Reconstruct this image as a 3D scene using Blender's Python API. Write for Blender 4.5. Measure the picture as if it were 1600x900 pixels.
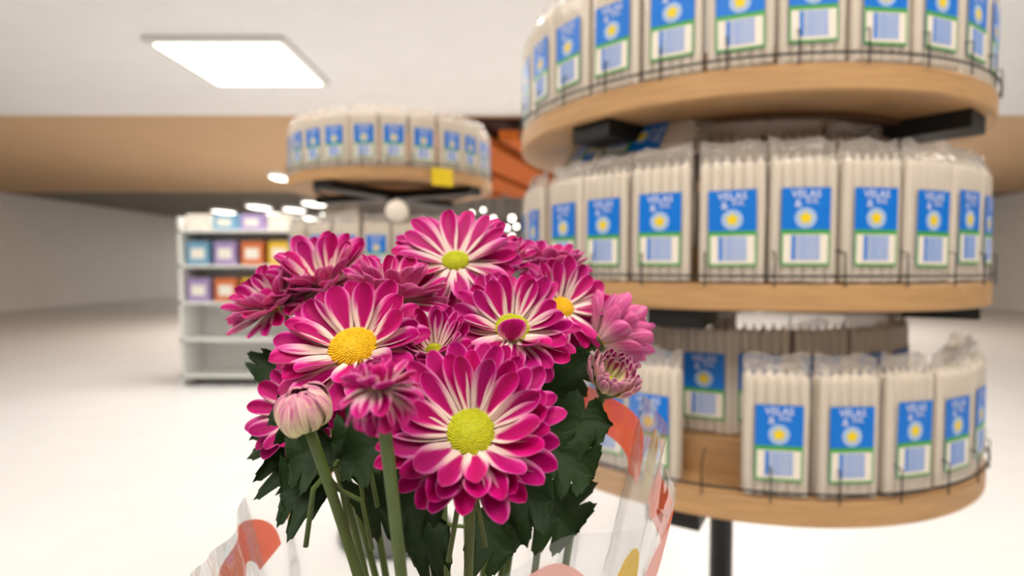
import bpy, math, random
from mathutils import Vector, Matrix

# ------------------------------------------------------------------ camera, world, lights, exposure
for o in list(bpy.data.objects):
    bpy.data.objects.remove(o)
scn = bpy.context.scene
C = scn.collection
random.seed(11)

EYE = Vector((0.0, 0.0, 1.25))
FPX = 881.0
PITCH = math.atan(35.0 / FPX)
FWD = Vector((0, math.cos(PITCH), -math.sin(PITCH)))
UP = Vector((0, math.sin(PITCH), math.cos(PITCH)))
RT = Vector((1, 0, 0))

def P(px, py, d):
    """pixel of the 1600x900 photograph + depth along the view axis -> world point"""
    return EYE + d * (FWD + RT * ((px - 800) / FPX) + UP * ((450 - py) / FPX))

def V(x, y, z):
    """direction given as right, up, towards the viewer -> world"""
    return (RT * x + UP * y - FWD * z).normalized()

cam_d = bpy.data.cameras.new('camera')
cam_d.sensor_width = 36.0
cam_d.lens = 36.0 * FPX / 1600.0
cam_d.clip_start = 0.01
cam_d.clip_end = 100
cam_d.dof.use_dof = True
cam_d.dof.focus_distance = 0.245
cam_d.dof.aperture_fstop = 6.2
cam = bpy.data.objects.new('camera', cam_d)
C.objects.link(cam)
cam.location = EYE
cam.rotation_euler = (math.pi / 2 - PITCH, 0, 0)
scn.camera = cam

vs = scn.view_settings
vs.view_transform = 'Standard'
vs.look = 'None'
vs.gamma = 1.0
vs.use_curve_mapping = False
vs.exposure = -0.40
try:
    scn.cycles.transparent_max_bounces = 24
except Exception:
    pass

world = bpy.data.worlds.new('world')
scn.world = world
world.use_nodes = True
world.node_tree.nodes['Background'].inputs[0].default_value = (0.86, 0.90, 0.95, 1)
world.node_tree.nodes['Background'].inputs[1].default_value = 0.30

CEIL = 3.25
def area(name, loc, sx, sy, power, col, rot=(0, 0, 0)):
    l = bpy.data.lights.new(name, 'AREA')
    l.shape = 'RECTANGLE'; l.size = sx; l.size_y = sy; l.energy = power; l.color = col
    o = bpy.data.objects.new(name, l); C.objects.link(o)
    o.location = loc; o.rotation_euler = rot
    return o
WARM = (1.0, 0.93, 0.84)
# the light of the ceiling panels above and around the aisle (panels themselves are built below)
PANELS = [(-0.75, -0.75, 46), (1.25, -0.6, 34), (-2.6, 1.6, 40), (0.1, 3.6, 40), (2.8, 2.0, 40), (-2.6, 5.6, 90), (2.4, 6.4, 90)]
for i, (x, y, w) in enumerate(PANELS):
    area('panel_light', (x, y, CEIL - 0.07), 1.1, 1.1, w, WARM)
area('hall_light', (-3.5, 11.5, CEIL - 0.07), 4.0, 4.0, 420, WARM)
area('hall_light', (5.0, 12.0, CEIL - 0.07), 4.0, 4.0, 420, WARM)
area('hall_light', (0.0, 22.0, CEIL - 0.07), 6.0, 3.0, 320, WARM)

# ------------------------------------------------------------------ helpers
def lin(c):
    return tuple(((v / 255.0) / 12.92 if v / 255.0 <= 0.04045 else ((v / 255.0 + 0.055) / 1.055) ** 2.4) for v in c) + (1.0,)

def mat(name, rgb, rough=0.6, noise=0.0, scale=30.0, bump=0.0, metallic=0.0, stretch=None, spec=0.4, emit=None, estr=0.0):
    m = bpy.data.materials.new(name); m.use_nodes = True
    nt = m.node_tree; b = nt.nodes['Principled BSDF']
    b.inputs['Base Color'].default_value = lin(rgb)
    b.inputs['Roughness'].default_value = rough
    b.inputs['Metallic'].default_value = metallic
    b.inputs['Specular IOR Level'].default_value = spec
    if emit:
        b.inputs['Emission Color'].default_value = lin(emit)
        b.inputs['Emission Strength'].default_value = estr
    if noise > 0 or bump > 0:
        tc = nt.nodes.new('ShaderNodeTexCoord')
        mp = nt.nodes.new('ShaderNodeMapping')
        nt.links.new(tc.outputs['Object'], mp.inputs['Vector'])
        if stretch: mp.inputs['Scale'].default_value = stretch
        n = nt.nodes.new('ShaderNodeTexNoise'); n.inputs['Scale'].default_value = scale
        n.inputs['Detail'].default_value = 4
        nt.links.new(mp.outputs[0], n.inputs['Vector'])
        if noise > 0:
            mx = nt.nodes.new('ShaderNodeMix'); mx.data_type = 'RGBA'; mx.blend_type = 'MULTIPLY'
            mx.inputs[0].default_value = 1.0
            rm = nt.nodes.new('ShaderNodeMapRange')
            rm.inputs['From Min'].default_value = 0.3; rm.inputs['From Max'].default_value = 0.7
            rm.inputs['To Min'].default_value = 1 - noise; rm.inputs['To Max'].default_value = 1.0
            nt.links.new(n.outputs['Fac'], rm.inputs['Value'])
            mx.inputs[6].default_value = lin(rgb)
            nt.links.new(rm.outputs[0], mx.inputs[7])
            nt.links.new(mx.outputs[2], b.inputs['Base Color'])
        if bump > 0:
            bp = nt.nodes.new('ShaderNodeBump'); bp.inputs['Strength'].default_value = bump
            bp.inputs['Distance'].default_value = 0.002
            nt.links.new(n.outputs['Fac'], bp.inputs['Height'])
            nt.links.new(bp.outputs[0], b.inputs['Normal'])
    return m

def film_mat(name, rgb, clear, rough=0.12, haze=0.1):
    """thin clear plastic: mostly transparent, some haze, a glossy skin"""
    m = bpy.data.materials.new(name); m.use_nodes = True
    nt = m.node_tree; nt.nodes.clear()
    out = nt.nodes.new('ShaderNodeOutputMaterial')
    tr = nt.nodes.new('ShaderNodeBsdfTransparent')
    df = nt.nodes.new('ShaderNodeBsdfDiffuse'); df.inputs[0].default_value = lin(rgb)
    tl = nt.nodes.new('ShaderNodeBsdfTranslucent'); tl.inputs[0].default_value = lin(rgb)
    gl = nt.nodes.new('ShaderNodeBsdfGlossy'); gl.inputs['Roughness'].default_value = rough
    fr = nt.nodes.new('ShaderNodeFresnel'); fr.inputs['IOR'].default_value = 1.45
    a = nt.nodes.new('ShaderNodeMixShader'); a.inputs[0].default_value = 0.5
    nt.links.new(df.outputs[0], a.inputs[1]); nt.links.new(tl.outputs[0], a.inputs[2])
    h = nt.nodes.new('ShaderNodeMixShader'); h.inputs[0].default_value = 1.0 - clear
    nt.links.new(tr.outputs[0], h.inputs[1]); nt.links.new(a.outputs[0], h.inputs[2])
    g = nt.nodes.new('ShaderNodeMixShader')
    tc = nt.nodes.new('ShaderNodeTexCoord')
    n = nt.nodes.new('ShaderNodeTexNoise'); n.inputs['Scale'].default_value = 45
    nt.links.new(tc.outputs['Object'], n.inputs['Vector'])
    bp = nt.nodes.new('ShaderNodeBump'); bp.inputs['Strength'].default_value = 0.5; bp.inputs['Distance'].default_value = 0.004
    nt.links.new(n.outputs['Fac'], bp.inputs['Height'])
    nt.links.new(bp.outputs[0], gl.inputs['Normal'])
    fm = nt.nodes.new('ShaderNodeMath'); fm.operation = 'MULTIPLY'; fm.inputs[1].default_value = 0.45; nt.links.new(fr.outputs[0], fm.inputs[0]); nt.links.new(fm.outputs[0], g.inputs[0]); nt.links.new(h.outputs[0], g.inputs[1]); nt.links.new(gl.outputs[0], g.inputs[2])
    nt.links.new(g.outputs[0], out.inputs[0])
    return m

def mesh(name, verts, faces, mats=None, smooth=True, uvs=None, mi=None):
    me = bpy.data.meshes.new(name)
    me.from_pydata([tuple(v) for v in verts], [], faces)
    for m in (mats or []): me.materials.append(m)
    if smooth: me.polygons.foreach_set('use_smooth', [True] * len(me.polygons))
    if mi: me.polygons.foreach_set('material_index', mi)
    if uvs:
        ul = me.uv_layers.new(name='uv')
        for li, l in enumerate(me.loops):
            ul.data[li].uv = uvs[l.vertex_index]
    me.update()
    return me

def obj(name, me, parent=None, M=None):
    o = bpy.data.objects.new(name, me); C.objects.link(o)
    if parent: o.parent = parent
    if M is not None: o.matrix_local = M
    return o

def tag(o, label=None, cat=None, group=None, kind=None):
    if label: o['label'] = label
    if cat: o['category'] = cat
    if group: o['group'] = group
    if kind: o['kind'] = kind
    return o

def empty(name, loc, label, cat, group=None, rz=0.0):
    o = bpy.data.objects.new(name, None); C.objects.link(o)
    o.empty_display_size = 0.02
    o.location = loc; o.rotation_euler = (0, 0, rz)
    return tag(o, label, cat, group)

class MB:
    def __init__(s): s.v = []; s.f = []
    def box(s, x0, y0, z0, x1, y1, z1):
        b = len(s.v)
        s.v += [(x0, y0, z0), (x1, y0, z0), (x1, y1, z0), (x0, y1, z0), (x0, y0, z1), (x1, y0, z1), (x1, y1, z1), (x0, y1, z1)]
        s.f += [tuple(b + i for i in q) for q in ((3, 2, 1, 0), (4, 5, 6, 7), (0, 1, 5, 4), (1, 2, 6, 5), (2, 3, 7, 6), (3, 0, 4, 7))]
        return s
    def lathe(s, prof, n=48, cx=0, cy=0, closed=False):
        b = len(s.v); k = len(prof)
        for i in range(n):
            a = 2 * math.pi * i / n
            for r, z in prof: s.v.append((cx + r * math.cos(a), cy + r * math.sin(a), z))
        for i in range(n):
            j = (i + 1) % n
            for q in range(k if closed else k - 1):
                w = (q + 1) % k
                s.f.append((b + i * k + q, b + j * k + q, b + j * k + w, b + i * k + w))
        return s
    def tube(s, pts, rad, n=8, cap=True):
        b = len(s.v); m = len(pts)
        pts = [Vector(p) for p in pts]
        prev = None
        for i, p in enumerate(pts):
            t = (pts[min(i + 1, m - 1)] - pts[max(i - 1, 0)]).normalized()
            if prev is None:
                u = t.orthogonal().normalized()
            else:
                u = (prev - t * prev.dot(t)).normalized()
            prev = u
            w = t.cross(u)
            r = rad[i] if isinstance(rad, (list, tuple)) else rad
            for k in range(n):
                a = 2 * math.pi * k / n
                s.v.append(tuple(p + u * (r * math.cos(a)) + w * (r * math.sin(a))))
        for i in range(m - 1):
            for k in range(n):
                l = (k + 1) % n
                s.f.append((b + i * n + k, b + i * n + l, b + (i + 1) * n + l, b + (i + 1) * n + k))
        if cap:
            s.f.append(tuple(b + k for k in reversed(range(n))))
            s.f.append(tuple(b + (m - 1) * n + k for k in range(n)))
        return s
    def prism(s, poly, z0, z1):
        b = len(s.v); n = len(poly)
        s.v += [(x, y, z0) for x, y in poly] + [(x, y, z1) for x, y in poly]
        s.f.append(tuple(b + i for i in reversed(range(n)))); s.f.append(tuple(b + n + i for i in range(n)))
        for i in range(n):
            j = (i + 1) % n
            s.f.append((b + i, b + j, b + n + j, b + n + i))
        return s
    def mesh(s, name, m, smooth=False): return mesh(name, s.v, s.f, [m], smooth)
    def build(s, name, m, parent=None, smooth=False, M=None): return obj(name, s.mesh(name, m, smooth), parent, M)

def smoothstep(a, b, x):
    t = max(0.0, min(1.0, (x - a) / (b - a))); return t * t * (3 - 2 * t)

# ------------------------------------------------------------------ materials
M_floor = mat('floor tile', (226, 226, 226), 0.35, 0.05, 3)
M_wall = mat('pale wall', (236, 232, 226), 0.85, 0.03, 2)
M_ceil = mat('white ceiling', (240, 240, 240), 0.9, 0.03, 3)
M_tan = mat('tan ceiling', (205, 172, 136), 0.9, 0.05, 2)
M_grey = mat('grey ceiling', (128, 120, 112), 0.9, 0.05, 2)
M_beam = mat('orange stained wood', (204, 102, 26), 0.8, 0.35, 4, stretch=(6, 0.6, 1))
M_dark = mat('dark stained wood', (64, 22, 10), 0.6, 0.2, 5)
M_lamp = mat('lamp diffuser', (255, 252, 244), 0.5, emit=(255, 248, 236), estr=7.0)
M_metal = mat('white metal', (225, 225, 222), 0.4, 0.03, 10)
M_wood = mat('shelf wood', (196, 152, 104), 0.5, 0.22, 9, stretch=(1.2, 1.2, 14), bump=0.05)
M_woodu = mat('shelf wood underside', (198, 158, 116), 0.6, 0.14, 10, stretch=(1, 8, 1))
M_gap_shade = mat('painted gap shade', (96, 64, 38), 0.7, 0.1, 20)  # brown standing in for shade in the gap under a tray
M_black = mat('black metal', (22, 20, 20), 0.5, 0.1, 20)
M_wax = mat('candle wax', (242, 231, 217), 0.45, 0.04, 40, stretch=(1, 1, 0.2))
M_film = film_mat('clear bag film', (246, 237, 228), 0.72)
M_blue = mat('label blue', (0, 116, 216), 0.4, 0.06, 60)
M_green = mat('label green', (72, 160, 66), 0.4, 0.06, 60)
M_panel = mat('label white', (236, 226, 214), 0.5, 0.03, 60)
M_bar = mat('barcode blue', (70, 130, 214), 0.5, 0.05, 60)
M_bar2 = mat('barcode pale blue', (140, 168, 222), 0.5, 0.05, 60)
M_letter = mat('label lettering', (205, 210, 238), 0.5, 0.03, 60)
M_star = mat('label yellow', (240, 208, 10), 0.5, 0.05, 60)
M_halo = mat('label glow print', (168, 192, 226), 0.5, 0.03, 60)
M_tag = mat('yellow price tag', (236, 205, 32), 0.5, 0.05, 20)
M_sleeve = film_mat('clear sleeve film', (226, 232, 240), 0.84, 0.08)
M_orange = film_mat('orange sleeve print', (255, 88, 0), 0.08, 0.3)
M_yprint = film_mat('yellow sleeve print', (248, 205, 20), 0.15, 0.25)

def petal_material(name, core, core2, edge, base, back=False, bud=False):
    m = bpy.data.materials.new(name); m.use_nodes = True
    nt = m.node_tree; b = nt.nodes['Principled BSDF']; L = nt.links
    def N(t): return nt.nodes.new(t)
    def math_(op, a, c=None, clamp=False):
        n = N('ShaderNodeMath'); n.operation = op; n.use_clamp = clamp
        for i, q in enumerate((a, c)):
            if q is None: continue
            if isinstance(q, (int, float)): n.inputs[i].default_value = q
            else: L.new(q, n.inputs[i])
        return n.outputs[0]
    def mixc(f, a, c):
        n = N('ShaderNodeMix'); n.data_type = 'RGBA'
        if isinstance(f, float): n.inputs[0].default_value = f
        else: L.new(f, n.inputs[0])
        for i, q in ((6, a), (7, c)):
            if isinstance(q, tuple): n.inputs[i].default_value = q
            else: L.new(q, n.inputs[i])
        return n.outputs[2]
    def sstep(x, lo, hi):
        n = N('ShaderNodeMapRange'); n.interpolation_type = 'SMOOTHSTEP'
        for key, q in (('Value', x), ('From Min', lo), ('From Max', hi)):
            if isinstance(q, (int, float)): n.inputs[key].default_value = q
            else: L.new(q, n.inputs[key])
        return n.outputs[0]
    uv = N('ShaderNodeUVMap'); uv.uv_map = 'uv'
    sp = N('ShaderNodeSeparateXYZ'); L.new(uv.outputs[0], sp.inputs[0])
    u, v = sp.outputs[0], sp.outputs[1]
    oi = N('ShaderNodeObjectInfo'); rnd = oi.outputs['Random']
    # streaks along the petal
    cb = N('ShaderNodeCombineXYZ')
    L.new(math_('MULTIPLY', u, 15.0), cb.inputs[0]); L.new(math_('MULTIPLY', v, 1.6), cb.inputs[1]); L.new(math_('MULTIPLY', rnd, 40.0), cb.inputs[2])
    ns = N('ShaderNodeTexNoise'); ns.inputs['Scale'].default_value = 1.0; ns.inputs['Detail'].default_value = 3; L.new(cb.outputs[0], ns.inputs['Vector'])
    st = math_('SUBTRACT', ns.outputs['Fac'], 0.5)
    s = math_('ABSOLUTE', math_('SUBTRACT', math_('MULTIPLY', u, 2.0), 1.0))
    sj = math_('ADD', s, math_('MULTIPLY', st, 0.5))
    if back:
        f = math_('MULTIPLY', math_('ADD', sstep(v, 0.30 if bud else 0.05, 1.0 if bud else 0.75), math_('MULTIPLY', st, 2.2 if bud else 1.3)), 1.0, True)
        col = mixc(f, base, mixc(math_('ADD', math_('MULTIPLY', st, 1.6), 0.5, True), edge, core))
    else:
        w = math_('ADD', math_('ADD', math_('MULTIPLY', math_('POWER', v, 0.75), 0.90), 0.13), math_('MULTIPLY', math_('SUBTRACT', rnd, 0.5), 0.14))
        if bud: w = math_('SUBTRACT', w, 0.45)
        lo = math_('SUBTRACT', w, 0.16); hi = math_('ADD', w, 0.14)
        pale = sstep(sj, lo, hi)
        edgec = mixc(sstep(v, 0.30, 0.86), base, edge)
        corec = mixc(sstep(math_('ADD', s, math_('MULTIPLY', st, 0.8)), 0.0, 1.0), core, core2)
        col = mixc(pale, corec, edgec)
        col = mixc(sstep(v, 0.20, 0.04), col, base)
    hs = N('ShaderNodeHueSaturation'); L.new(col, hs.inputs['Color'])
    L.new(math_('ADD', math_('MULTIPLY', rnd, 0.25), 0.86), hs.inputs['Value'])
    L.new(math_('ADD', math_('MULTIPLY', rnd, 0.016), 0.492), hs.inputs['Hue'])
    L.new(hs.outputs[0], b.inputs['Base Color'])
    b.inputs['Roughness'].default_value = 0.5
    b.inputs['Specular IOR Level'].default_value = 0.3
    b.inputs['Sheen Weight'].default_value = 0.0
    bp = N('ShaderNodeBump'); bp.inputs['Strength'].default_value = 0.35; bp.inputs['Distance'].default_value = 0.0006
    L.new(ns.outputs['Fac'], bp.inputs['Height']); L.new(bp.outputs[0], b.inputs['Normal'])
    tl = N('ShaderNodeBsdfTranslucent'); L.new(hs.outputs[0], tl.inputs[0])
    mx = N('ShaderNodeMixShader'); mx.inputs[0].default_value = 0.22
    L.new(b.outputs[0], mx.inputs[1]); L.new(tl.outputs[0], mx.inputs[2])
    L.new(mx.outputs[0], nt.nodes['Material Output'].inputs[0])
    return m

MAG, MAG2 = lin((184, 0, 106)), lin((212, 6, 140))
PINK, BASE = lin((244, 128, 196)), lin((250, 226, 216))
M_pet = petal_material('petal face', MAG, MAG2, PINK, BASE)
M_petb = petal_material('petal back', lin((206, 30, 132)), MAG2, lin((240, 134, 194)), lin((244, 214, 210)), back=True)
M_bud = petal_material('bud petal', lin((176, 20, 120)), lin((200, 60, 150)), lin((236, 180, 196)), lin((240, 232, 176)), bud=True)
M_budb = petal_material('bud petal back', lin((176, 28, 124)), MAG2, lin((232, 170, 190)), lin((246, 236, 186)), back=True, bud=True)
M_discg = mat('green yellow florets', (196, 200, 22), 0.6, 0.25, 700, bump=0.2)
M_discy = mat('golden florets', (244, 196, 8), 0.6, 0.30, 700, bump=0.2)
M_stem = mat('stem green', (92, 112, 52), 0.5, 0.25, 60)
M_calyx = mat('calyx green', (74, 92, 40), 0.55, 0.25, 120)
def leaf_material():
    m = mat('leaf green', (26, 48, 12), 0.6, 0.35, 60, spec=0.2)
    nt = m.node_tree; b = nt.nodes['Principled BSDF']
    uv = nt.nodes.new('ShaderNodeUVMap'); uv.uv_map = 'uv'
    w = nt.nodes.new('ShaderNodeTexWave'); w.inputs['Scale'].default_value = 2.2; w.inputs['Distortion'].default_value = 3
    nt.links.new(uv.outputs[0], w.inputs['Vector'])
    bp = nt.nodes.new('ShaderNodeBump'); bp.inputs['Strength'].default_value = 0.12; bp.inputs['Distance'].default_value = 0.001
    nt.links.new(w.outputs['Fac'], bp.inputs['Height']); nt.links.new(bp.outputs[0], b.inputs['Normal'])
    return m
M_leaf = leaf_material()

# ------------------------------------------------------------------ the setting
X0, X1, Y0, Y1 = -14.0, 14.0, -5.0, 32.0
def struct(name, mb, m, label=None, cat=None):
    o = mb.build(name, m); o['kind'] = 'structure'
    if label: o['label'] = label
    if cat: o['category'] = cat
    return o
struct('floor', MB().box(X0, Y0, -0.1, X1, Y1, 0), M_floor, 'pale polished shop floor', 'floor')
struct('ceiling', MB().box(X0, Y0, CEIL, X1, 7.6, CEIL + 0.1), M_ceil, 'white ceiling above the aisle', 'ceiling')
struct('trim_1', MB().box(X0, 7.6, CEIL - 0.001, X1, 15.5, CEIL + 0.1), M_tan, 'tan ceiling band between the white and grey ceilings', 'ceiling')
struct('trim_2', MB().box(X0, 15.5, CEIL, X1, Y1, CEIL + 0.1), M_grey, 'grey far ceiling dotted with bright lamps', 'ceiling')
struct('wall_back', MB().box(X0, Y1, 0, X1, Y1 + 0.1, CEIL), M_wall, 'pale wall at the far end of the shop', 'wall')
struct('wall_left', MB().box(X0 - 0.1, Y0, 0, X0, Y1, CEIL), M_wall, 'pale shop wall on the side of the far shelves', 'wall')
struct('wall_right', MB().box(X1, Y0, 0, X1 + 0.1, Y1, CEIL), M_wall, 'pale shop wall behind the nearer candle rack', 'wall')
struct('wall_front', MB().box(X0, Y0 - 0.1, 0, X1, Y0, CEIL), M_wall, 'pale shop wall opposite the candle racks', 'wall')

# ceiling panels giving the light
pm_f = MB().box(-0.62, -0.62, -0.05, 0.62, 0.62, 0.0).mesh('panel_frame', M_metal)
pm_d = MB().box(-0.55, -0.55, -0.062, 0.55, 0.55, -0.05).mesh('diffuser', M_lamp)
for i, (x, y, w) in enumerate(PANELS):
    e = empty('ceiling_panel', (x, y, CEIL), 'square white light panel set in the white ceiling', 'ceiling light', 'light panels in the white ceiling')
    obj('panel_frame', pm_f, e); obj('diffuser', pm_d, e)
# round lamps of the far grey ceiling, seen as soft white discs
lm_f = MB().lathe([(0.0, 0.0), (0.34, 0.0), (0.34, -0.08), (0.29, -0.10)], 24).mesh('lamp_housing', M_metal)
lm_d = MB().lathe([(0.29, -0.10), (0.2, -0.125), (0.0, -0.13)], 24).mesh('diffuser', M_lamp)
def ceiling_lamp(px, py, label, group=None, s=1.0):
    d = (CEIL - 1.25 - 0.13) * FPX / (415 - py)
    p = P(px, py, d)
    e = empty('ceiling_lamp', (p.x, p.y, CEIL), label, 'ceiling light', group)
    for n_, me in (('lamp_housing', lm_f), ('diffuser', lm_d)):
        o = obj(n_, me, e); o.scale = (s, s * 2.2, 1)
    return e
for px, py, s in ((460, 330, 0.85), (491, 321, 0.85), (484, 343, 1.0), (457, 351, 0.85), (509, 337, 0.45), (434, 337, 0.9), (436, 358, 1.2), (405, 326, .85), (380, 345, 1.0), (350, 333, .85), (415, 352, 1.0), (320, 350, 1.0)):
    ceiling_lamp(px, py, 'bright oval lamp under the far grey ceiling', 'lamps under the far grey ceiling', s * 1.2)
ceiling_lamp(437, 281, 'bright oval lamp alone under the tan ceiling band', None, 0.55)

# orange stained wooden canopy hanging under the tan ceiling
def clip(poly, a, b, c):
    out = []
    for i in range(len(poly)):
        p, q = poly[i], poly[(i + 1) % len(poly)]
        fp, fq = a * p[0] + b * p[1] + c, a * q[0] + b * q[1] + c
        if fp >= 0: out.append(p)
        if fp * fq < 0:
            t = fp / (fp - fq); out.append((p[0] + t * (q[0] - p[0]), p[1] + t * (q[1] - p[1])))
    return out
ZC = 2.95
can = empty('wooden_canopy', (0, 11, ZC), 'orange stained wooden plank canopy hanging under the tan ceiling', 'canopy')
def band(i0, i1):
    poly = [(-3, i0 - 2.9 * 3), (2.2, i0 + 2.9 * 2.2), (2.2, i1 + 2.9 * 2.2), (-3, i1 - 2.9 * 3)]
    poly = clip(poly, 0, 1, -7.7); poly = clip(poly, 0, -1, 14.2); poly = clip(poly, 1, 0, 2.1); poly = clip(poly, -1, 0, 1.9)
    return poly
k = 5.2
for q in range(5):
    poly = band(k + 0.75, k + 3.0)
    k += 3.0
    if len(poly) >= 3:
        MB().prism([(x, y - 11) for x, y in poly], 0, 0.13).build('plank', M_beam, can)
MB().box(-2.1, 7.7 - 11, 0.24, 1.9, 14.2 - 11, 0.28).build('backing_board', M_dark, can)
for q, (x, y) in enumerate(((-1.5, -2.2), (1.4, 0.5), (-1.5, 2.5), (1.4, 2.8))):
    MB().tube([(x, y, 0.1), (x, y, CEIL - ZC)], 0.02).build('hanger', M_dark, can)

# pendant globe lamps in the far part of the hall
gm = bpy.data.meshes
def globe(px, py, d, r):
    p = P(px, py, d)
    e = empty('pendant_lamp', p, 'small white globe lamp hanging far behind the racks', 'lamp', 'far globe lamps between the two racks')
    prof = [(max(1e-4, r * math.sin(math.pi * i / 12)), -r * math.cos(math.pi * i / 12)) for i in range(13)]
    MB().lathe(prof, 20).build('globe', M_lamp, e, True)
    MB().tube([(0, 0, r * 0.95), (0, 0, CEIL - p.z)], 0.012, 6).build('cord', M_black, e)
    return e
for px, py, d, r in ((755, 328, 15, .05), (771, 341, 15.6, .06), (800, 341, 14.5, .075), (792, 356, 15, .06), (807, 354, 15.2, .06), (800, 369, 15.4, .06), (737, 333, 16, .06)):
    globe(px, py, d, r)

# ------------------------------------------------------------------ far shelf with goods (left) and goods behind the flowers
def product_box(p, w, h, dp, col, label, band=None):
    e = empty('product_box', p, label, 'box')
    MB().box(-w / 2, -dp / 2, 0, w / 2, dp / 2, h * 0.94).build('carton', mat('carton', col, 0.5, 0.08, 12), e)
    MB().box(-w / 2 + 0.004, -dp / 2 + 0.004, h * 0.94, w / 2 - 0.004, dp / 2 - 0.004, h).build('lid', mat('carton lid', tuple(min(255, c + 18) for c in col), 0.5, 0.05, 12), e)
    MB().box(-w * 0.32, -dp / 2 - 0.002, h * 0.25, w * 0.32, -dp / 2, h * 0.7).build('front_print', mat('carton print', band or (240, 236, 226), 0.5, 0.05, 12), e)
    return e
sx, sy = -2.82, 6.0
sh = empty('shelf_unit', (sx, sy, 0), 'pale metal shop shelf beyond the round racks stocked with boxes', 'shelf')
for z in (0.12, 0.50, 0.88, 1.26, 1.62):
    MB().box(-0.6, -0.22, z - 0.03, 0.6, 0.22, z).build('shelf_board', M_metal, sh)
for x in (-0.6, 0.57):
    MB().box(x, -0.22, 0, x + 0.03, 0.22, 1.75).build('upright', M_metal, sh)
MB().box(-0.57, 0.2, 0.0, 0.57, 0.22, 1.75).build('back_panel', M_metal, sh)
cols = [((232, 190, 60), 'yellow carton'), ((170, 150, 200), 'lilac carton'), ((230, 222, 212), 'off-white carton'), ((214, 120, 70), 'terracotta carton'), ((120, 170, 200), 'pale blue carton')]
for r_, (z, nm) in enumerate(((0.88, 'upper middle'), (1.26, 'second highest'), (1.62, 'top'))):
    for c_ in range(4):
        cc, lb = cols[(c_ * 2 + r_ * 3 + 1) % 5]
        if r_ == 1 and c_ == 3: cc, lb = cols[0]
        if r_ == 0 and c_ == 3: cc, lb = cols[1]
        if r_ == 2 and c_ == 3: cc, lb = cols[2]
        pos = ('at the wall end', 'second from the wall end', 'third from the wall end', 'nearest the candle racks')[c_]
        product_box(Vector((sx - 0.42 + 0.28 * c_, sy - 0.08, z)), 0.22, 0.24 if r_ < 2 else 0.16, 0.2, cc, '%s on the %s board of the far shelf, %s' % (lb, nm, pos))

# ------------------------------------------------------------------ candle packs
PW, PH = 0.100, 0.205
cm = MB().lathe([(0.0001, 0), (0.0083, 0), (0.0085, 0.002), (0.0085, 0.190), (0.0060, 0.1965), (0.0014, 0.198), (0.0011, 0.207), (0.0001, 0.2075)], 12).mesh('candle', M_wax, True)
def bag_mesh(seed):
    rr = random.Random(seed)
    nz, na = 15, 32
    vs_, fs = [], []
    zs = [0, 0.002, 0.008, 0.03, 0.06, 0.1, 0.14, 0.17, 0.19, 0.2, 0.208, 0.215, 0.222, 0.229, 0.235]
    for i, z in enumerate(zs):
        t = smoothstep(0.196, 0.226, z)
        hw = (0.0510 if i > 1 else (0.036 if i == 0 else 0.049)) * (1 + 0.02 * t)
        hd = (0.0195 if i > 1 else (0.010 if i == 0 else 0.0175)) * (1 - t) + 0.0012 * t
        for a in range(na):
            th = 2 * math.pi * a / na
            c, s = math.cos(th), math.sin(th)
            x = hw * math.copysign(abs(c) ** 0.35, c); y = hd * math.copysign(abs(s) ** 0.35, s)
            wob = 0.0006 * rr.uniform(-1, 1)
            if t > 0: y += 0.004 * t * math.sin(x * 170 + seed)
            vs_.append((x + wob, y + (wob if s > -0.3 else wob * 0.2), z + (0.005 * t * math.sin(x * 90 + seed * 2))))
    for i in range(nz - 1):
        for a in range(na):
            b = (a + 1) % na
            fs.append((i * na + a, i * na + b, (i + 1) * na + b, (i + 1) * na + a))
    fs.append(tuple(reversed(range(na))))
    return mesh('bag', vs_, fs, [M_film])
bags = [bag_mesh(s) for s in range(4)]
LY = -0.0202
def plate(name, poly, y, th, m):
    b = MB(); n = len(poly)
    b.v = [(x, y, z) for x, z in poly] + [(x, y + th, z) for x, z in poly]
    b.f = [tuple(range(n)), tuple(n + i for i in reversed(range(n)))] + [(i, n + i, n + (i + 1) % n, (i + 1) % n) for i in range(n)]
    return b.mesh(name, m)
def rect(x0, z0, x1, z1): return [(x0, z0), (x1, z0), (x1, z1), (x0, z1)]
W2 = 0.037
lab_me = plate('label', rect(-W2, 0.030, W2, 0.155), LY, 0.0006, M_blue)
grn_me = plate('green_border', rect(-W2, 0.030, W2, 0.088), LY - 0.0005, 0.0005, M_green)
pan_me = plate('barcode_panel', rect(-W2 + 0.003, 0.034, W2 - 0.003, 0.0805), LY - 0.0010, 0.0005, M_panel)
hal_me = plate('star_glow', [(0.0165 * math.cos(a * math.pi / 12), 0.1065 + 0.0165 * math.sin(a * math.pi / 12)) for a in range(24)], LY - 0.0004, 0.0004, M_halo)
str_me = plate('star', [((0.0115 if i % 2 == 0 else 0.0068) * math.sin(i * math.pi / 5), 0.1065 + (0.0115 if i % 2 == 0 else 0.0068) * math.cos(i * math.pi / 5)) for i in range(10)], LY - 0.0009, 0.0005, M_star)
def bars():
    b1, b2 = MB(), MB(); rr = random.Random(3); x = -0.0215
    b1.box(x, LY - 0.0014, 0.039, x + 0.007, LY - 0.0010, 0.079); x += 0.0085
    while x < 0.0215:
        w = rr.choice((0.0012, 0.002, 0.003)); b2.box(x, LY - 0.0014, 0.039, min(x + w, 0.0225), LY - 0.0010, 0.079); x += w + rr.choice((0.0008, 0.0012))
    return b1.mesh('barcode_edge', M_bar), b2.mesh('barcode', M_bar2)
bar1_me, bar2_me = bars()
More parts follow.
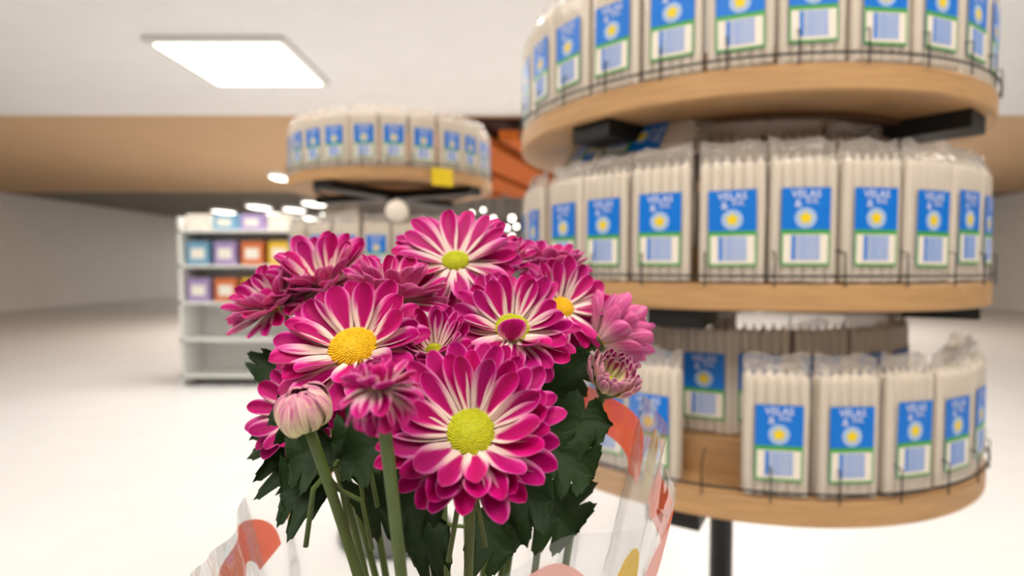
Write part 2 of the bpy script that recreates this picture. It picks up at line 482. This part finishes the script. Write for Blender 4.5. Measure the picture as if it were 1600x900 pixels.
def text_mesh(items, m):
    vs_, fs = [], []
    for s_, x, z, size in items:
        cu = bpy.data.curves.new('lettering', 'FONT'); cu.body = s_; cu.size = size; cu.align_x = 'CENTER'; cu.resolution_u = 2; cu.offset = size * 0.02
        to = bpy.data.objects.new('lettering_source', cu); C.objects.link(to)
        bpy.context.view_layer.update()
        me = to.evaluated_get(bpy.context.evaluated_depsgraph_get()).to_mesh()
        b = len(vs_)
        vs_ += [(v.co.x + x, LY - 0.0007, v.co.y + z) for v in me.vertices]
        fs += [tuple(b + i for i in p.vertices) for p in me.polygons]
        to.to_mesh_clear()
        bpy.data.objects.remove(to); bpy.data.curves.remove(cu)
    return mesh('lettering', vs_, fs, [m], False)
txt_me = text_mesh([('VELAS', 0.0, 0.1395, 0.0165), ('&', -0.012, 0.1245, 0.0165), ('SOL', 0.009, 0.1300, 0.011)], M_letter)

NP = [0]
def candle_pack(loc, rz, label, group, full=True, lean=None):
    i = NP[0]; NP[0] += 1
    e = empty('candle_pack', loc, label, 'candle pack', group, rz)
    if lean: e.rotation_euler = lean
    for r_ in ((-1, 1) if full else (-1,)):
        for k_ in range(6):
            o = obj('candle', cm, e)
            o.location = ((k_ - 2.5) * 0.0168 + random.uniform(-.0003, .0003), r_ * 0.0086, 0.0022 + random.uniform(0, .003))
    obj('bag', bags[i % 4], e)
    lb = obj('label', lab_me, e)
    lb.location = (random.uniform(-.002, .002), 0, random.uniform(-.003, .003)); lb.rotation_euler = (0, random.uniform(-.02, .02), 0)
    for n_, me in (('green_border', grn_me), ('barcode_panel', pan_me), ('star_glow', hal_me), ('star', str_me), ('barcode_edge', bar1_me), ('barcode', bar2_me), ('lettering', txt_me)):
        obj(n_, me, lb)
    return e

# ------------------------------------------------------------------ round tray racks
RC = Vector((1.5 * math.sin(math.radians(20.7)), 1.5 * math.cos(math.radians(20.7)), 0)); RR = 0.507
LC = Vector((-0.545, 2.60, 0)); LR = 0.452
def ang_px(c, R, px):
    """direction of the point of a tray circle (side facing the viewer) seen in pixel column px"""
    b = math.atan((px - 800) / FPX); D = math.hypot(c.x, c.y); ac = math.atan2(c.x, c.y)
    g = max(-R / D, min(R / D, math.sin(b - ac)))
    r = D * math.cos(b - ac) - math.sqrt(max(0, R * R - (D * g) ** 2))
    return math.atan2(r * math.cos(b) - c.y, r * math.sin(b) - c.x)
STEP = 0.062
def rack(name, c, R, tiers, label, zt, arms):
    e = empty(name, c, label, 'display rack')
    MB().lathe([(0.0001, 0), (0.26, 0), (0.26, 0.025), (0.05, 0.05), (0.0001, 0.05)], 40).build('base', M_black, e, False)
    MB().tube([(0, 0, 0.03), (0, 0, zt)], 0.028, 16).build('pole', M_black, e, True)
    for (z, a0) in tiers:
        hb = 0.048
        t = MB().lathe([(0.03, z - 0.045), (R - 0.004, z - 0.045), (R, z - 0.041), (R, z - 0.004), (R - 0.004, z), (0.03, z)], 96, closed=True).build('tray', M_wood, e, False)
        MB().lathe([(R * 0.72, z - 0.054), (R * 0.76, z - 0.054), (R * 0.76, z - 0.0445), (R * 0.72, z - 0.0445)], 80, closed=True).build('underside_shade_ring', M_gap_shade, t)  # raised ring, its dark colour paints the shadow gap of the underside
        # stepped platform for the inner row
        MB().lathe([(0.03, z), (R - 0.09, z), (R - 0.09, z + STEP), (0.03, z + STEP)], 72, closed=True).build('step', M_wood, t)
        # black arms below
        for q in range(arms):
            a = a0 + q * 2 * math.pi / arms
            ax, ay = math.cos(a), math.sin(a)
            w = 0.047
            b = MB(); r1 = R * 0.965
            b.v = [(ax * r + s * -ay * w, ay * r + s * ax * w, zz) for r in (0.02, r1) for s in (-1, 1) for zz in (z - 0.078, z - 0.046)]
            b.f = [(0, 1, 3, 2), (4, 6, 7, 5), (0, 4, 5, 1), (2, 3, 7, 6), (0, 2, 6, 4), (1, 5, 7, 3)]
            b.build('arm', M_black, t)
        # wire rail with little posts
        n = 96; rr = R + 0.004
        MB().tube([(rr * math.cos(2 * math.pi * i / n), rr * math.sin(2 * math.pi * i / n), z + 0.013) for i in range(n + 1)], 0.0022, 6, False).build('wire_rail', M_black, t, True)
        for i in range(30):
            a = 2 * math.pi * (i + 0.5) / 30 + a0
            b = MB().tube([(rr * math.cos(a), rr * math.sin(a), z - 0.004), (rr * math.cos(a), rr * math.sin(a), z + 0.05), ((rr - .05) * math.cos(a), (rr - .05) * math.sin(a), z + 0.06)], 0.0014, 5)
            b.build('wire_post', M_black, t, True)
    return e
acam = math.atan2(-RC.y, -RC.x)          # direction from the rack towards the viewer
Z1, Z2, Z3 = 1.220, 0.868, 1.570
rack('candle_rack', RC, RR, ((Z1, ang_px(RC, RR, 1050)), (Z2, ang_px(RC, RR, 1050)), (Z3, ang_px(RC, RR * 0.95, 925))), 'tiered rack of round wooden trays beside the flowers', 1.60, 4)
lcam = math.atan2(-LC.y, -LC.x)
L1, L2 = 1.628, 1.212
rack('candle_rack', LC, LR, ((L1, lcam + 0.9), (L2, lcam + 0.9)), 'tiered rack of round wooden trays with a yellow price tag on its upper tray', 1.64, 4)

def pack_at(c, R, z, a, label, group, jit=0.02):
    r = R + random.uniform(-0.003, 0.0)
    return candle_pack(Vector((c.x + r * math.cos(a), c.y + r * math.sin(a), z)), a + math.pi / 2 + random.uniform(-jit, jit), label, group)
def ring(c, R, z, px, step, before, after, label, group, jit=0.03):
    """packs at the pixel columns px (left to right), then more round the tray at an even step"""
    an = [ang_px(c, R, q) for q in px]
    for q in range(before): an.insert(0, an[0] - math.radians(step))
    for q in range(after): an.append(an[-1] + math.radians(step))
    for a in an: pack_at(c, R, z, a, label, group, jit)
ring(RC, RR - 0.024, Z1, (845, 892, 949, 1034, 1142), 12.6, 3, 7, 'clear bag of white candles, outer row of the eye-level tray beside the flowers', 'outer row on the eye-level tray')
ring(RC, 0.36, Z1 + STEP, (960, 1046, 1140), 17, 2, 4, 'clear bag of white candles, inner row of the eye-level tray beside the flowers', 'inner row on the eye-level tray', 0.08)
ring(RC, RR - 0.024, Z2, (905, 958, 1022, 1215), 13.2, 3, 6, 'clear bag of white candles, outer row of the lowest tray beside the flowers', 'outer row on the lowest tray', 0.05)
ring(RC, 0.36, Z2 + STEP, (972, 1030, 1106, 1188), 17, 2, 4, 'clear bag of white candles, inner row of the lowest tray beside the flowers', 'inner row on the lowest tray', 0.05)
ring(RC, RR - 0.024, Z3, (1150,), 12.6, 7, 7, 'clear bag of white candles on the top tray of the rack beside the flowers', 'row on the top tray beside the flowers')
ring(LC, LR - 0.024, L1, (530, 573, 617, 661, 703), 13.6, 4, 4, 'clear bag of white candles on the upper tray above the yellow price tag', 'row on the upper tray above the price tag', 0.06)
ring(LC, LR - 0.024, L2, (470, 502, 544, 590, 634), 13.6, 2, 5, 'clear bag of white candles on the lower tray below the yellow price tag', 'row on the lower tray below the price tag', 0.12)
ring(LC, 0.30, L2 + STEP, (520, 545), 18.0, 0, 0, 'clear bag of white candles, raised inner row below the yellow price tag', 'raised row below the price tag', 0.12)
# bags laid flat across the inner row of the eye-level tray
for px, lab, dz in ((935, 'clear candle bag lying flat on the inner row, towards the far rack', 0.0), (1010, 'clear candle bag lying flat on the inner row, above the middle packs', 0.004)):
    a = ang_px(RC, 0.385, px)
    ow = Vector((math.cos(a), math.sin(a), 0)); tn = Vector((-math.sin(a), math.cos(a), 0))
    f = (ow * math.cos(math.radians(35)) + Vector((0, 0, 1)) * math.sin(math.radians(35))).normalized()
    y = -f; z = tn; x = y.cross(z)
    e = candle_pack(Vector((0, 0, 0)), 0, lab, None)
    e.rotation_euler = Matrix((x, y, z)).transposed().to_euler()
    e.location = RC + ow * 0.385 - tn * 0.11 + Vector((0, 0, Z1 + STEP + 0.205 + dz))

# price tag clipped to the upper tray of the far rack
pt = P(704, 283, 2.16)
aT = math.atan2(pt.y - LC.y, pt.x - LC.x)
pc = Vector((LC.x + (LR + 0.010) * math.cos(aT), LC.y + (LR + 0.010) * math.sin(aT), L1 - 0.065))
e = empty('price_tag', pc, 'yellow price tag clipped to the edge of the upper round tray', 'price tag', rz=aT + math.pi / 2)
MB().box(-0.047, -0.0015, 0, 0.047, 0.0015, 0.068).build('card', M_tag, e)
MB().box(-0.02, 0.0015, 0.05, 0.02, 0.006, 0.066).build('clip', M_black, e)

# solid ball made up for a blurred bright spot above the far rack's lower tray
pb = P(620, 330, 2.16)
e = empty('bokeh_ball', pb, 'solid white ball for a blurred bright spot on the candle bags below the price tag', 'candle')
r = 0.044
prof = [(max(1e-4, r * math.sin(math.pi * i / 16)), -r * math.cos(math.pi * i / 16)) for i in range(17)]
MB().lathe(prof, 28).build('ball_body', M_wax, e, True)
MB().tube([(0, 0, r * .98), (0.001, 0, r + 0.008)], 0.0012, 6).build('ball_tip', M_panel, e)

# ------------------------------------------------------------------ flowers
HUBXY = P(735, 600, 0.30)
def petal_mesh(L, W, e0, e1, cup, twist, mats, nv=13, nu=6, thick=0.00028, sidebend=0.0, base=0.30):
    e0, e1 = math.radians(e0), math.radians(e1)
    vl = [1 - (1 - i / nv) ** 1.35 for i in range(nv + 1)]
    top, bot, uvs = [], [], []
    x = z = 0.0; pv = 0.0
    for v in vl:
        vm = (v + pv) / 2
        am = e0 + (e1 - e0) * vm
        x += (v - pv) * L * math.cos(am); z += (v - pv) * L * math.sin(am); pv = v
        a = e0 + (e1 - e0) * v
        nx, nz = -math.sin(a), math.cos(a)
        pk = 0.66
        if v < pk: f = base + (1 - base) * math.sin(math.pi / 2 * v / pk) ** 1.1
        else: f = max(0.0, 1 - ((v - pk) / (1 - pk)) ** 2.3) ** 0.5
        w = W / 2 * max(f, 0.06)
        tw = twist * v
        for k in range(nu + 1):
            s = -1 + 2 * k / nu
            h = cup * w * (s * s - 0.35) - 0.05 * w * math.cos(s * math.pi * 2.0) * (1 - v)
            yy = w * s * math.cos(tw) - h * math.sin(tw)
            hh = w * s * math.sin(tw) + h * math.cos(tw)
            yy += sidebend * L * v * v
            top.append((x + nx * hh, yy, z + nz * hh))
            bot.append((x + nx * (hh - thick), yy, z + nz * (hh - thick)))
            uvs.append((k / nu, v))
    n = len(top); c = nu + 1
    fs, mi = [], []
    for i in range(nv):
        for k in range(nu):
            a = i * c + k
            fs.append((a, a + c, a + c + 1, a + 1)); mi.append(0)
    for i in range(nv):
        for k in range(nu):
            a = n + i * c + k
            fs.append((a, a + 1, a + c + 1, a + c)); mi.append(1)
    rim = [k for k in range(c)] + [i * c + nu for i in range(1, nv + 1)] + [nv * c + k for k in reversed(range(nu))] + [i * c for i in reversed(range(1, nv))]
    for i in range(len(rim)):
        a, b = rim[i], rim[(i + 1) % len(rim)]
        fs.append((a, b, n + b, n + a)); mi.append(0)
    return mesh('petal', top + bot, fs, mats, True, uvs + uvs, mi)

def frame_of(n):
    z = n.normalized()
    x = (RT - z * RT.dot(z))
    if x.length < 0.2: x = UP - z * UP.dot(z)
    x.normalize()
    y = z.cross(x)
    return Matrix((x, y, z)).transposed()

def disc_parts(e, Mh, rd, m, hgt=0.42, n=380, lift=0.0):
    prof = [(rd * math.cos(t), lift + rd * hgt * math.sin(t)) for t in [i * math.pi / 2 / 7 for i in range(8)]]
    prof[-1] = (1e-5, lift + rd * hgt)
    prof = [(rd * 0.9, lift - rd * 0.35)] + prof
    obj('disc', MB().lathe(prof, 28).mesh('disc', m, True), e, Mh)
    b = MB()
    for i in range(n):
        q = math.sqrt((i + 0.5) / n); a = i * 2.39996
        rr = rd * q * 1.0
        t = math.acos(min(1, q))
        zc = lift + rd * hgt * math.sin(t)
        s = rd * 0.92 / math.sqrt(n) * (0.75 + 0.5 * q) * random.uniform(0.85, 1.2)
        cx, cy = rr * math.cos(a), rr * math.sin(a)
        hz = s * 0.8
        k = len(b.v); m_ = 6
        tx, ty = 0.5 * s * math.cos(a) * q, 0.5 * s * math.sin(a) * q
        for h_, sc in ((-0.6, 1.0), (0.35, 0.95), (0.95, 0.5)):
            for j in range(m_):
                aa = a + 2 * math.pi * j / m_
                b.v.append((cx + tx * (h_ + .6) + s * sc * math.cos(aa), cy + ty * (h_ + .6) + s * sc * math.sin(aa), zc + hz * h_))
        for l in range(2):
            for j in range(m_):
                jj = (j + 1) % m_
                b.f.append((k + l * m_ + j, k + l * m_ + jj, k + (l + 1) * m_ + jj, k + (l + 1) * m_ + j))
        b.f.append(tuple(k + 2 * m_ + j for j in range(m_)))
    tag(obj('disc_florets', b.mesh('disc_florets', m, True), e, Mh), kind='stuff')

def stem_and_calyx(e, base, head, n, rc, rs=0.0021, calyx=True, sag=0.06):
    """green cup under the head and a stem bending down into the sleeve"""
    Rm = frame_of(n).to_4x4()
    Mh = Matrix.Translation(head - base) @ Rm
    if calyx:
        prof = [(1e-4, -rc * 0.95), (rc * 0.35, -rc * 0.95), (rc * 0.75, -rc * 0.7), (rc * 1.02, -rc * 0.25), (rc * 1.05, rc * 0.05)]
        obj('calyx', MB().lathe(prof, 20).mesh('calyx', M_calyx, True), e, Mh)
    p0 = head - n * rc * 0.8 - base
    p1 = p0 - n * sag * 0.5
    p2 = Vector((p0.x * 0.45, p0.y * 0.45, p0.z - 0.14)); p3 = Vector((0, 0, 0))
    pts = []
    for i in range(19):
        t = i / 18
        pts.append(p0 * (1 - t) ** 3 + p1 * 3 * t * (1 - t) ** 2 + p2 * 3 * t * t * (1 - t) + p3 * t ** 3)
    return MB().tube(pts, rs, 10).build('stem', M_stem, e, True), pts

FL = {}
def flower(key, px, py, d, n, Rpx, label, rdpx, layers, discm=None, extra=(), droop=0.0, droop_c=270, wfac=0.31, name='chrysanthemum', mats=None, seed=1, lift=0.0, group=None, skip=None, rs=0.0021):
    random.seed(seed)
    head = P(px, py, d); n = V(*n)
    s = d / FPX
    R, rd = Rpx * s, rdpx * s
    base = Vector((HUBXY.x + random.uniform(-.02, .02), HUBXY.y + random.uniform(-.02, .02), 0.775))
    e = empty(name, base, label, 'flower', group)
    Rm = frame_of(n).to_4x4()
    Mh = Matrix.Translation(head - base) @ Rm
    mats = mats or [M_pet, M_petb]
    if discm: disc_parts(e, Mh, rd, discm, lift=lift)
    tot = R - rd * 0.7
    for li, (cnt, lf, e0, e1, jit) in enumerate(layers):
        ph0 = random.uniform(0, 360)
        for i in range(cnt):
            ph = (ph0 + 360.0 * i / cnt + random.uniform(-1, 1) * 120.0 / cnt) % 360
            if skip and skip(ph, li): continue
            L = tot * lf * random.uniform(0.90, 1.07)
            W = tot * wfac * random.uniform(0.88, 1.15) * (0.75 + 0.25 * lf)
            dd = droop * max(0.0, math.cos(math.radians(ph - droop_c)))
            a0 = e0 + random.uniform(-jit, jit) - dd * 0.3
            a1 = e1 + random.uniform(-jit, jit) * 1.5 - dd
            me = petal_mesh(L, W, a0, a1, random.uniform(0.2, 0.85), random.uniform(-.4, .4), mats, sidebend=random.uniform(-.09, .09))
            Mp = Mh @ Matrix.Rotation(math.radians(ph), 4, 'Z') @ Matrix.Translation((rd * 0.72, 0, -rd * 0.10 * (li == 0) + lift * 0.6 + 0.0004 * li - rd * 0.12))
            obj('petal', me, e, Mp)
    for (ph, lf, wf, a0, a1, cup, tw, *sw) in extra:
        me = petal_mesh(tot * lf, tot * wf, a0, a1, cup, tw, mats[::-1] if sw else mats)
        obj('petal', me, e, Mh @ Matrix.Rotation(math.radians(ph), 4, 'Z') @ Matrix.Translation((rd * 0.86, 0, -rd * 0.05)))
    st = stem_and_calyx(e, base, head - n * rd * 0.25, n, rd * 0.9, rs)
    FL[key] = (e, base, st[0])
    return e

G, Y = M_discg, M_discy
# front flower, lower middle
flower('F1', 736, 676, 0.206, (0.02, 0.60, 0.80), 150, 'large magenta chrysanthemum with round green centre, foremost of the bunch', 38,
       [(23, 1.0, 14, 22, 5), (21, 0.95, 27, 36, 6), (12, 0.84, 36, 46, 6)], G, seed=3, wfac=0.31)
flower('F2', 552, 543, 0.25, (-0.04, 0.72, 0.69), 126, 'wide magenta chrysanthemum with golden yellow centre above the closed bud', 37,
       [(18, 1.0, 2, 6, 6), (17, 0.97, 22, 34, 7), (7, 0.8, 36, 44, 6)], Y, seed=8, droop=24, wfac=0.39)
flower('F3', 712, 408, 0.325, (0.03, 0.72, 0.70), 108, 'topmost magenta chrysanthemum with small lemon yellow centre', 21,
       [(22, 1.0, 0, -2, 6), (21, 0.97, 14, 16, 6), (13, 0.86, 26, 28, 7)], G, seed=5, droop=50, wfac=0.29,
       extra=((258, 0.60, 0.34, 20, -70, .5, .1), (285, 0.72, 0.34, 8, -80, .4, -.1), (238, .58, .30, 14, -60, .5, 0), (310, .6, .3, 20, -40, .5, .2)))
flower('F4', 800, 514, 0.285, (0.05, 0.66, 0.75), 106, 'magenta chrysanthemum with one petal folded over its yellow-green centre', 27,
       [(20, 1.0, 8, 18, 6), (19, 0.95, 24, 36, 6), (11, 0.86, 36, 46, 6)], G, seed=14, droop=25, wfac=0.34, skip=lambda ph, li: 4 < ph < 36,
       extra=((268, 0.60, 0.52, 70, 122, .25, .35, 1), (20, .72, .36, 34, 50, .5, .2), (300, .7, .4, 40, 52, .4, 0), (240, .75, .4, 25, 40, .5, 0)))
flower('F5', 879, 480, 0.335, (0.34, 0.58, 0.74), 88, 'magenta chrysanthemum with small golden centre behind the one with folded petal', 18,
       [(16, 1.0, 8, 12, 6), (16, 0.95, 24, 36, 7), (7, 0.82, 36, 46, 6)], Y, seed=21, droop=45, wfac=0.36, droop_c=290)
flower('F6', 938, 532, 0.335, (0.78, 0.46, -0.20), 96, 'pink chrysanthemum turned away showing pale petal backs and green calyx', 18,
       [(12, 0.80, 20, 40, 9), (14, 0.88, 36, 52, 8), (13, 0.95, 52, 66, 8), (10, .95, 64, 80, 8)], Y, seed=33, wfac=0.36)
flower('F7', 505, 440, 0.345, (-0.06, 0.80, 0.60), 96, 'magenta chrysanthemum at the back of the bunch, half hidden, broad blunt petals', 22,
       [(15, 1.0, 8, 14, 6), (15, 0.95, 28, 38, 8), (12, 0.85, 48, 58, 8)], Y, seed=41, wfac=0.40)
flower('F8', 616, 462, 0.30, (0.12, 0.90, 0.20), 92, 'magenta chrysanthemum facing upward with pale pink petal backs showing', 21,
       [(15, 1.0, 0, 4, 8), (15, 0.97, 24, 38, 8), (12, 0.90, 46, 62, 8)], Y, seed=52, wfac=0.38)
flower('F9', 678, 548, 0.262, (0.05, 0.74, 0.67), 76, 'half-open cupped magenta chrysanthemum with long narrow petals standing up', 14,
       [(14, 1.0, 34, 46, 7), (13, 0.95, 52, 60, 7)], G, seed=63, wfac=0.34)
flower('F10', 788, 404, 0.345, (0.05, 0.80, 0.55), 52, 'small dense magenta chrysanthemum with crowded short petals', 12,
       [(13, 1.0, 8, 30, 8), (13, 0.9, 30, 55, 8), (10, 0.75, 50, 80, 8), (8, 0.55, 60, 100, 8)], G, seed=71, wfac=0.40)
flower('F11', 854, 426, 0.375, (0.10, 0.90, 0.20), 78, 'magenta chrysanthemum at the back with upright petals and pale backs', 16,
       [(15, 1.0, 10, 22, 8), (15, 0.95, 30, 44, 8), (11, 0.85, 48, 60, 8)], Y, seed=82, wfac=0.36)
flower('F12', 592, 604, 0.172, (-0.10, 0.97, 0.12), 80, 'soft blurred magenta chrysanthemum low between the closed bud and green-centred flower', 18,
       [(15, 1.0, -40, -75, 9), (14, 0.9, -10, -40, 9), (13, 0.75, 20, 20, 14), (10, 0.6, 55, 90, 14), (7, .5, 75, 130, 14)], Y, seed=91, wfac=0.46, mats=[M_pet, M_pet])
flower('F13', 428, 474, 0.335, (-0.35, 0.70, 0.60), 78, 'magenta chrysanthemum at the outer side of the bunch next to the half-hidden one', 17,
       [(15, 1.0, 4, 10, 8), (14, 0.95, 28, 40, 8), (11, 0.8, 50, 66, 8)], Y, seed=95, wfac=0.38)
flower('F14', 468, 640, 0.285, (-0.35, 0.45, 0.80), 84, 'dark magenta chrysanthemum tucked under the golden-centred flower', 17,
       [(15, 1.0, 4, 10, 8), (14, 0.95, 24, 36, 8)], Y, seed=97, wfac=0.38)
# buds
flower('B1', 481, 662, 0.205, (-0.15, 0.92, 0.35), 60, 'closed round cream and magenta bud below the golden-centred flower', 14,
       [(11, 1.65, -6, 155, 5), (11, 1.6, 2, 165, 7), (10, 1.5, 12, 175, 9), (9, 1.2, 30, 175, 12), (8, 0.9, 55, 150, 10)], None, mats=[M_bud, M_budb], seed=101, name='chrysanthemum_bud', wfac=0.48)
flower('B2', 951, 602, 0.30, (0.30, 0.78, 0.52), 44, 'half-open cup-shaped bud with short pink petals and green heart', 20,
       [(17, 1.75, 22, 92, 6), (17, 1.6, 34, 98, 6), (15, 1.3, 44, 108, 6)], G, mats=[M_bud, M_budb], seed=111, name='chrysanthemum_bud', wfac=0.42)

# leaves
def leaf_mesh(L, W, bend, fold, seed):
    rr = random.Random(seed)
    nv, nu = 34, 8
    top, uvs = [], []
    x = z = 0; lobes = 3.0
    for i in range(nv + 1):
        v = i / nv
        a = bend * (v - 0.3)
        if i: x += L / nv * math.cos(a); z -= L / nv * math.sin(a)
        env = math.sin(math.pi * min(1, v ** 0.8)) ** 0.7 if 0 < v < 1 else 0
        saw = (v * lobes + 0.15) % 1.0
        lob = 0.48 + 0.52 * (math.sin(math.pi * saw) ** 0.6)
        w = W / 2 * max(0.045, env * lob + 0.04 * math.sin(v * 70))
        for k in range(nu + 1):
            s = -1 + 2 * k / nu
            top.append((x + abs(s) * w * 0.35, s * w, z + fold * abs(s) * w + 0.05 * W * math.sin(v * 9 + s * 3 + seed) * abs(s)))
            uvs.append((k / nu, v))
    n = len(top); c = nu + 1
    bot = [(p[0], p[1], p[2] - 0.0003) for p in top]
    fs = []
    for i in range(nv):
        for k in range(nu):
            a = i * c + k
            fs.append((a, a + c, a + c + 1, a + 1)); fs.append((n + a, n + a + 1, n + a + c + 1, n + a + c))
    return mesh('leaf', top + bot, fs, [M_leaf], True, uvs + uvs)
def leaf(key, a, b, W, up, bend=0.5, fold=0.25, seed=1):
    e, base, st = FL[key]
    A, B = P(*a), P(*b)
    x = (B - A); L = x.length; x.normalize()
    u = V(*up); y = u.cross(x).normalized(); z = x.cross(y)
    Mx = Matrix((x, y, z)).transposed().to_4x4()
    o = obj('leaf', leaf_mesh(L * 1.06, W, bend, fold, seed), e, Matrix.Translation(A - base) @ Mx)
    # short leaf stalk
    pts = [A - base, A - base - x * 0.012 + Vector((0, 0, -0.008)), A - base - x * 0.016 + Vector((0, 0, -0.03))]
    MB().tube(pts, 0.0011, 6).build('leaf_stalk', M_stem, e, True)
for q, a in enumerate([
    ('B2', (835, 672, .285), (948, 660, .270), .034, (-.1, .5, .85)),
    ('B2', (838, 620, .305), (928, 560, .300), .030, (.2, .5, .8)),
    ('B2', (850, 700, .27), (925, 740, .26), .036, (.1, .4, .9)),
    ('F4', (815, 600, .32), (905, 640, .315), .040, (.0, .4, .9)),
    ('F4', (800, 640, .31), (880, 710, .30), .040, (.1, .3, .9)),
    ('F4', (790, 560, .34), (860, 545, .34), .034, (.0, .3, .95)),
    ('F5', (835, 560, .36), (905, 590, .36), .036, (.2, .4, .9)),
    ('F3', (740, 500, .37), (690, 440, .36), .030, (-.2, .4, .9)),
    ('F3', (745, 500, .36), (735, 455, .37), .026, (.2, .3, .9)),
    ('F3', (700, 460, .36), (660, 425, .35), .024, (-.2, .5, .8)),
    ('F2', (520, 660, .26), (440, 620, .25), .036, (-.2, .4, .9)),
    ('F2', (530, 700, .24), (450, 720, .235), .034, (-.1, .5, .85)),
    ('F12', (600, 690, .225), (520, 690, .22), .030, (-.1, .5, .85)),
    ('B1', (530, 720, .215), (600, 700, .21), .028, (.1, .6, .8)),
    ('F1', (700, 760, .225), (600, 790, .215), .036, (-.1, .4, .9)),
    ('F1', (760, 770, .225), (860, 780, .22), .036, (.2, .4, .9)),
    ('F9', (650, 620, .29), (700, 600, .29), .030, (.1, .5, .85)),
    ('F8', (600, 540, .33), (640, 520, .33), .030, (.1, .5, .85)),
    ('F14', (500, 690, .30), (425, 640, .30), .05, (-.1, .4, .9)),
    ('F14', (500, 730, .29), (430, 700, .29), .05, (-.1, .4, .9)),
    ('B1', (520, 760, .24), (440, 770, .235), .04, (-.1, .5, .85)),
    ('F1', (700, 820, .26), (640, 860, .25), .045, (-.1, .4, .9)),
    ('F1', (740, 800, .27), (800, 860, .26), .045, (.1, .4, .9)),
    ('F9', (640, 740, .29), (560, 800, .28), .05, (-.1, .4, .9)),
    ('F4', (830, 760, .31), (900, 830, .30), .05, (.1, .4, .9)),
    ('F13', (450, 560, .33), (400, 590, .32), .034, (-.2, .5, .8)),
]):
    leaf(*a, seed=q + 3)

# ------------------------------------------------------------------ clear sleeve round the bunch
SC = Vector((HUBXY.x - 0.012, HUBXY.y + 0.005, 0.76))
def rim(th):
    """radius and height of the sleeve's rim by direction (0 = right, 90 = away from the viewer)"""
    c, s = math.cos(th), math.sin(th)
    z = 1.25 - 0.100 + 0.012 * c + 0.064 * max(0, s) ** 2 - 0.012 * max(0, -s) - 0.020 * max(0, -c)
    z += 0.006 * math.sin(5 * th + 1)
    rad = 0.116 - 0.004 * s + 0.004 * math.sin(7 * th)
    return rad, z
def sleeve_pt(th, t, off=0.0):
    r1, z1 = rim(th)
    r = 0.022 + (r1 - 0.022) * t ** 0.85 + 0.0022 * math.sin(16 * th + 3 * t) * t + off
    return (r * math.cos(th), r * math.sin(th), (z1 - SC.z) * t)
def sleeve_patch(name, uv, m, parent, off):
    """uv: function giving a grid of (angle, t)"""
    vs_ = [sleeve_pt(a, t, off) for row in uv for a, t in row]
    c = len(uv[0]); fs = []
    for i in range(len(uv) - 1):
        for k in range(c - 1):
            a = i * c + k; fs.append((a, a + 1, a + c + 1, a + c))
    return obj(name, mesh(name, vs_, fs, [m]), parent)
sl = empty('flower_sleeve', SC, 'clear plastic sleeve with orange crescent print wrapped round the flower stems', 'sleeve')
n_a, n_t = 160, 22
sleeve_patch('film', [[(2 * math.pi * a / n_a, t / n_t) for a in range(n_a + 1)] for t in range(n_t + 1)], M_sleeve, sl, 0)
for q in range(7):
    a0 = math.radians(31 + q * 360 / 7)
    rows = []
    for i in range(25):
        b = math.pi * i / 24
        row = []
        for w in (0.0, 0.33, 0.66, 1.0):
            ra, rt = 0.36 - 0.15 * w, 0.100 - 0.055 * w
            row.append((a0 + ra * math.cos(b), min(0.995, 0.885 + rt * math.sin(b))))
        rows.append(row)
    sleeve_patch('orange_crescent', rows, M_orange, sl, 0.0006)
    rows = [[(a0 + 0.42 + 0.06 * math.cos(b) * w, 0.93 + 0.05 * math.sin(b) * w) for w in (0.05, 0.5, 1.0)] for b in [2 * math.pi * i / 14 for i in range(15)]]
    sleeve_patch('yellow_dot', rows, M_yprint, sl, 0.0006)
MB().tube([sleeve_pt(2 * math.pi * a / 40, 0.16, 0.001) for a in range(41)], 0.0016, 6, False).build('tie_string', M_star, sl, True)

# bucket and stand below, out of the photograph, carrying the bunch
bk = empty('flower_bucket', (SC.x, SC.y, 0.70), 'pale grey bucket holding the wrapped flowers', 'bucket')
MB().lathe([(1e-4, 0.0), (0.072, 0.0), (0.092, 0.19), (0.097, 0.193), (0.097, 0.2), (0.089, 0.2), (0.069, 0.006), (1e-4, 0.006)], 48).build('shell', M_metal, bk, True)
MB().tube([(0.095 * math.cos(t), 0.02 * 0 + 0.0, 0.185 - 0.06 * math.sin(t)) for t in [math.pi * i / 12 for i in range(13)]], 0.002, 6).build('handle', M_black, bk, True)
tb = empty('display_stand', (SC.x, SC.y, 0), 'small white stand under the flower bucket', 'table')
MB().box(-0.22, -0.16, 0.67, 0.22, 0.16, 0.70).build('top', M_metal, tb)
for x in (-0.2, 0.2):
    for y in (-0.14, 0.14):
        MB().box(x - 0.015, y - 0.015, 0, x + 0.015, y + 0.015, 0.67).build('leg', M_metal, tb)
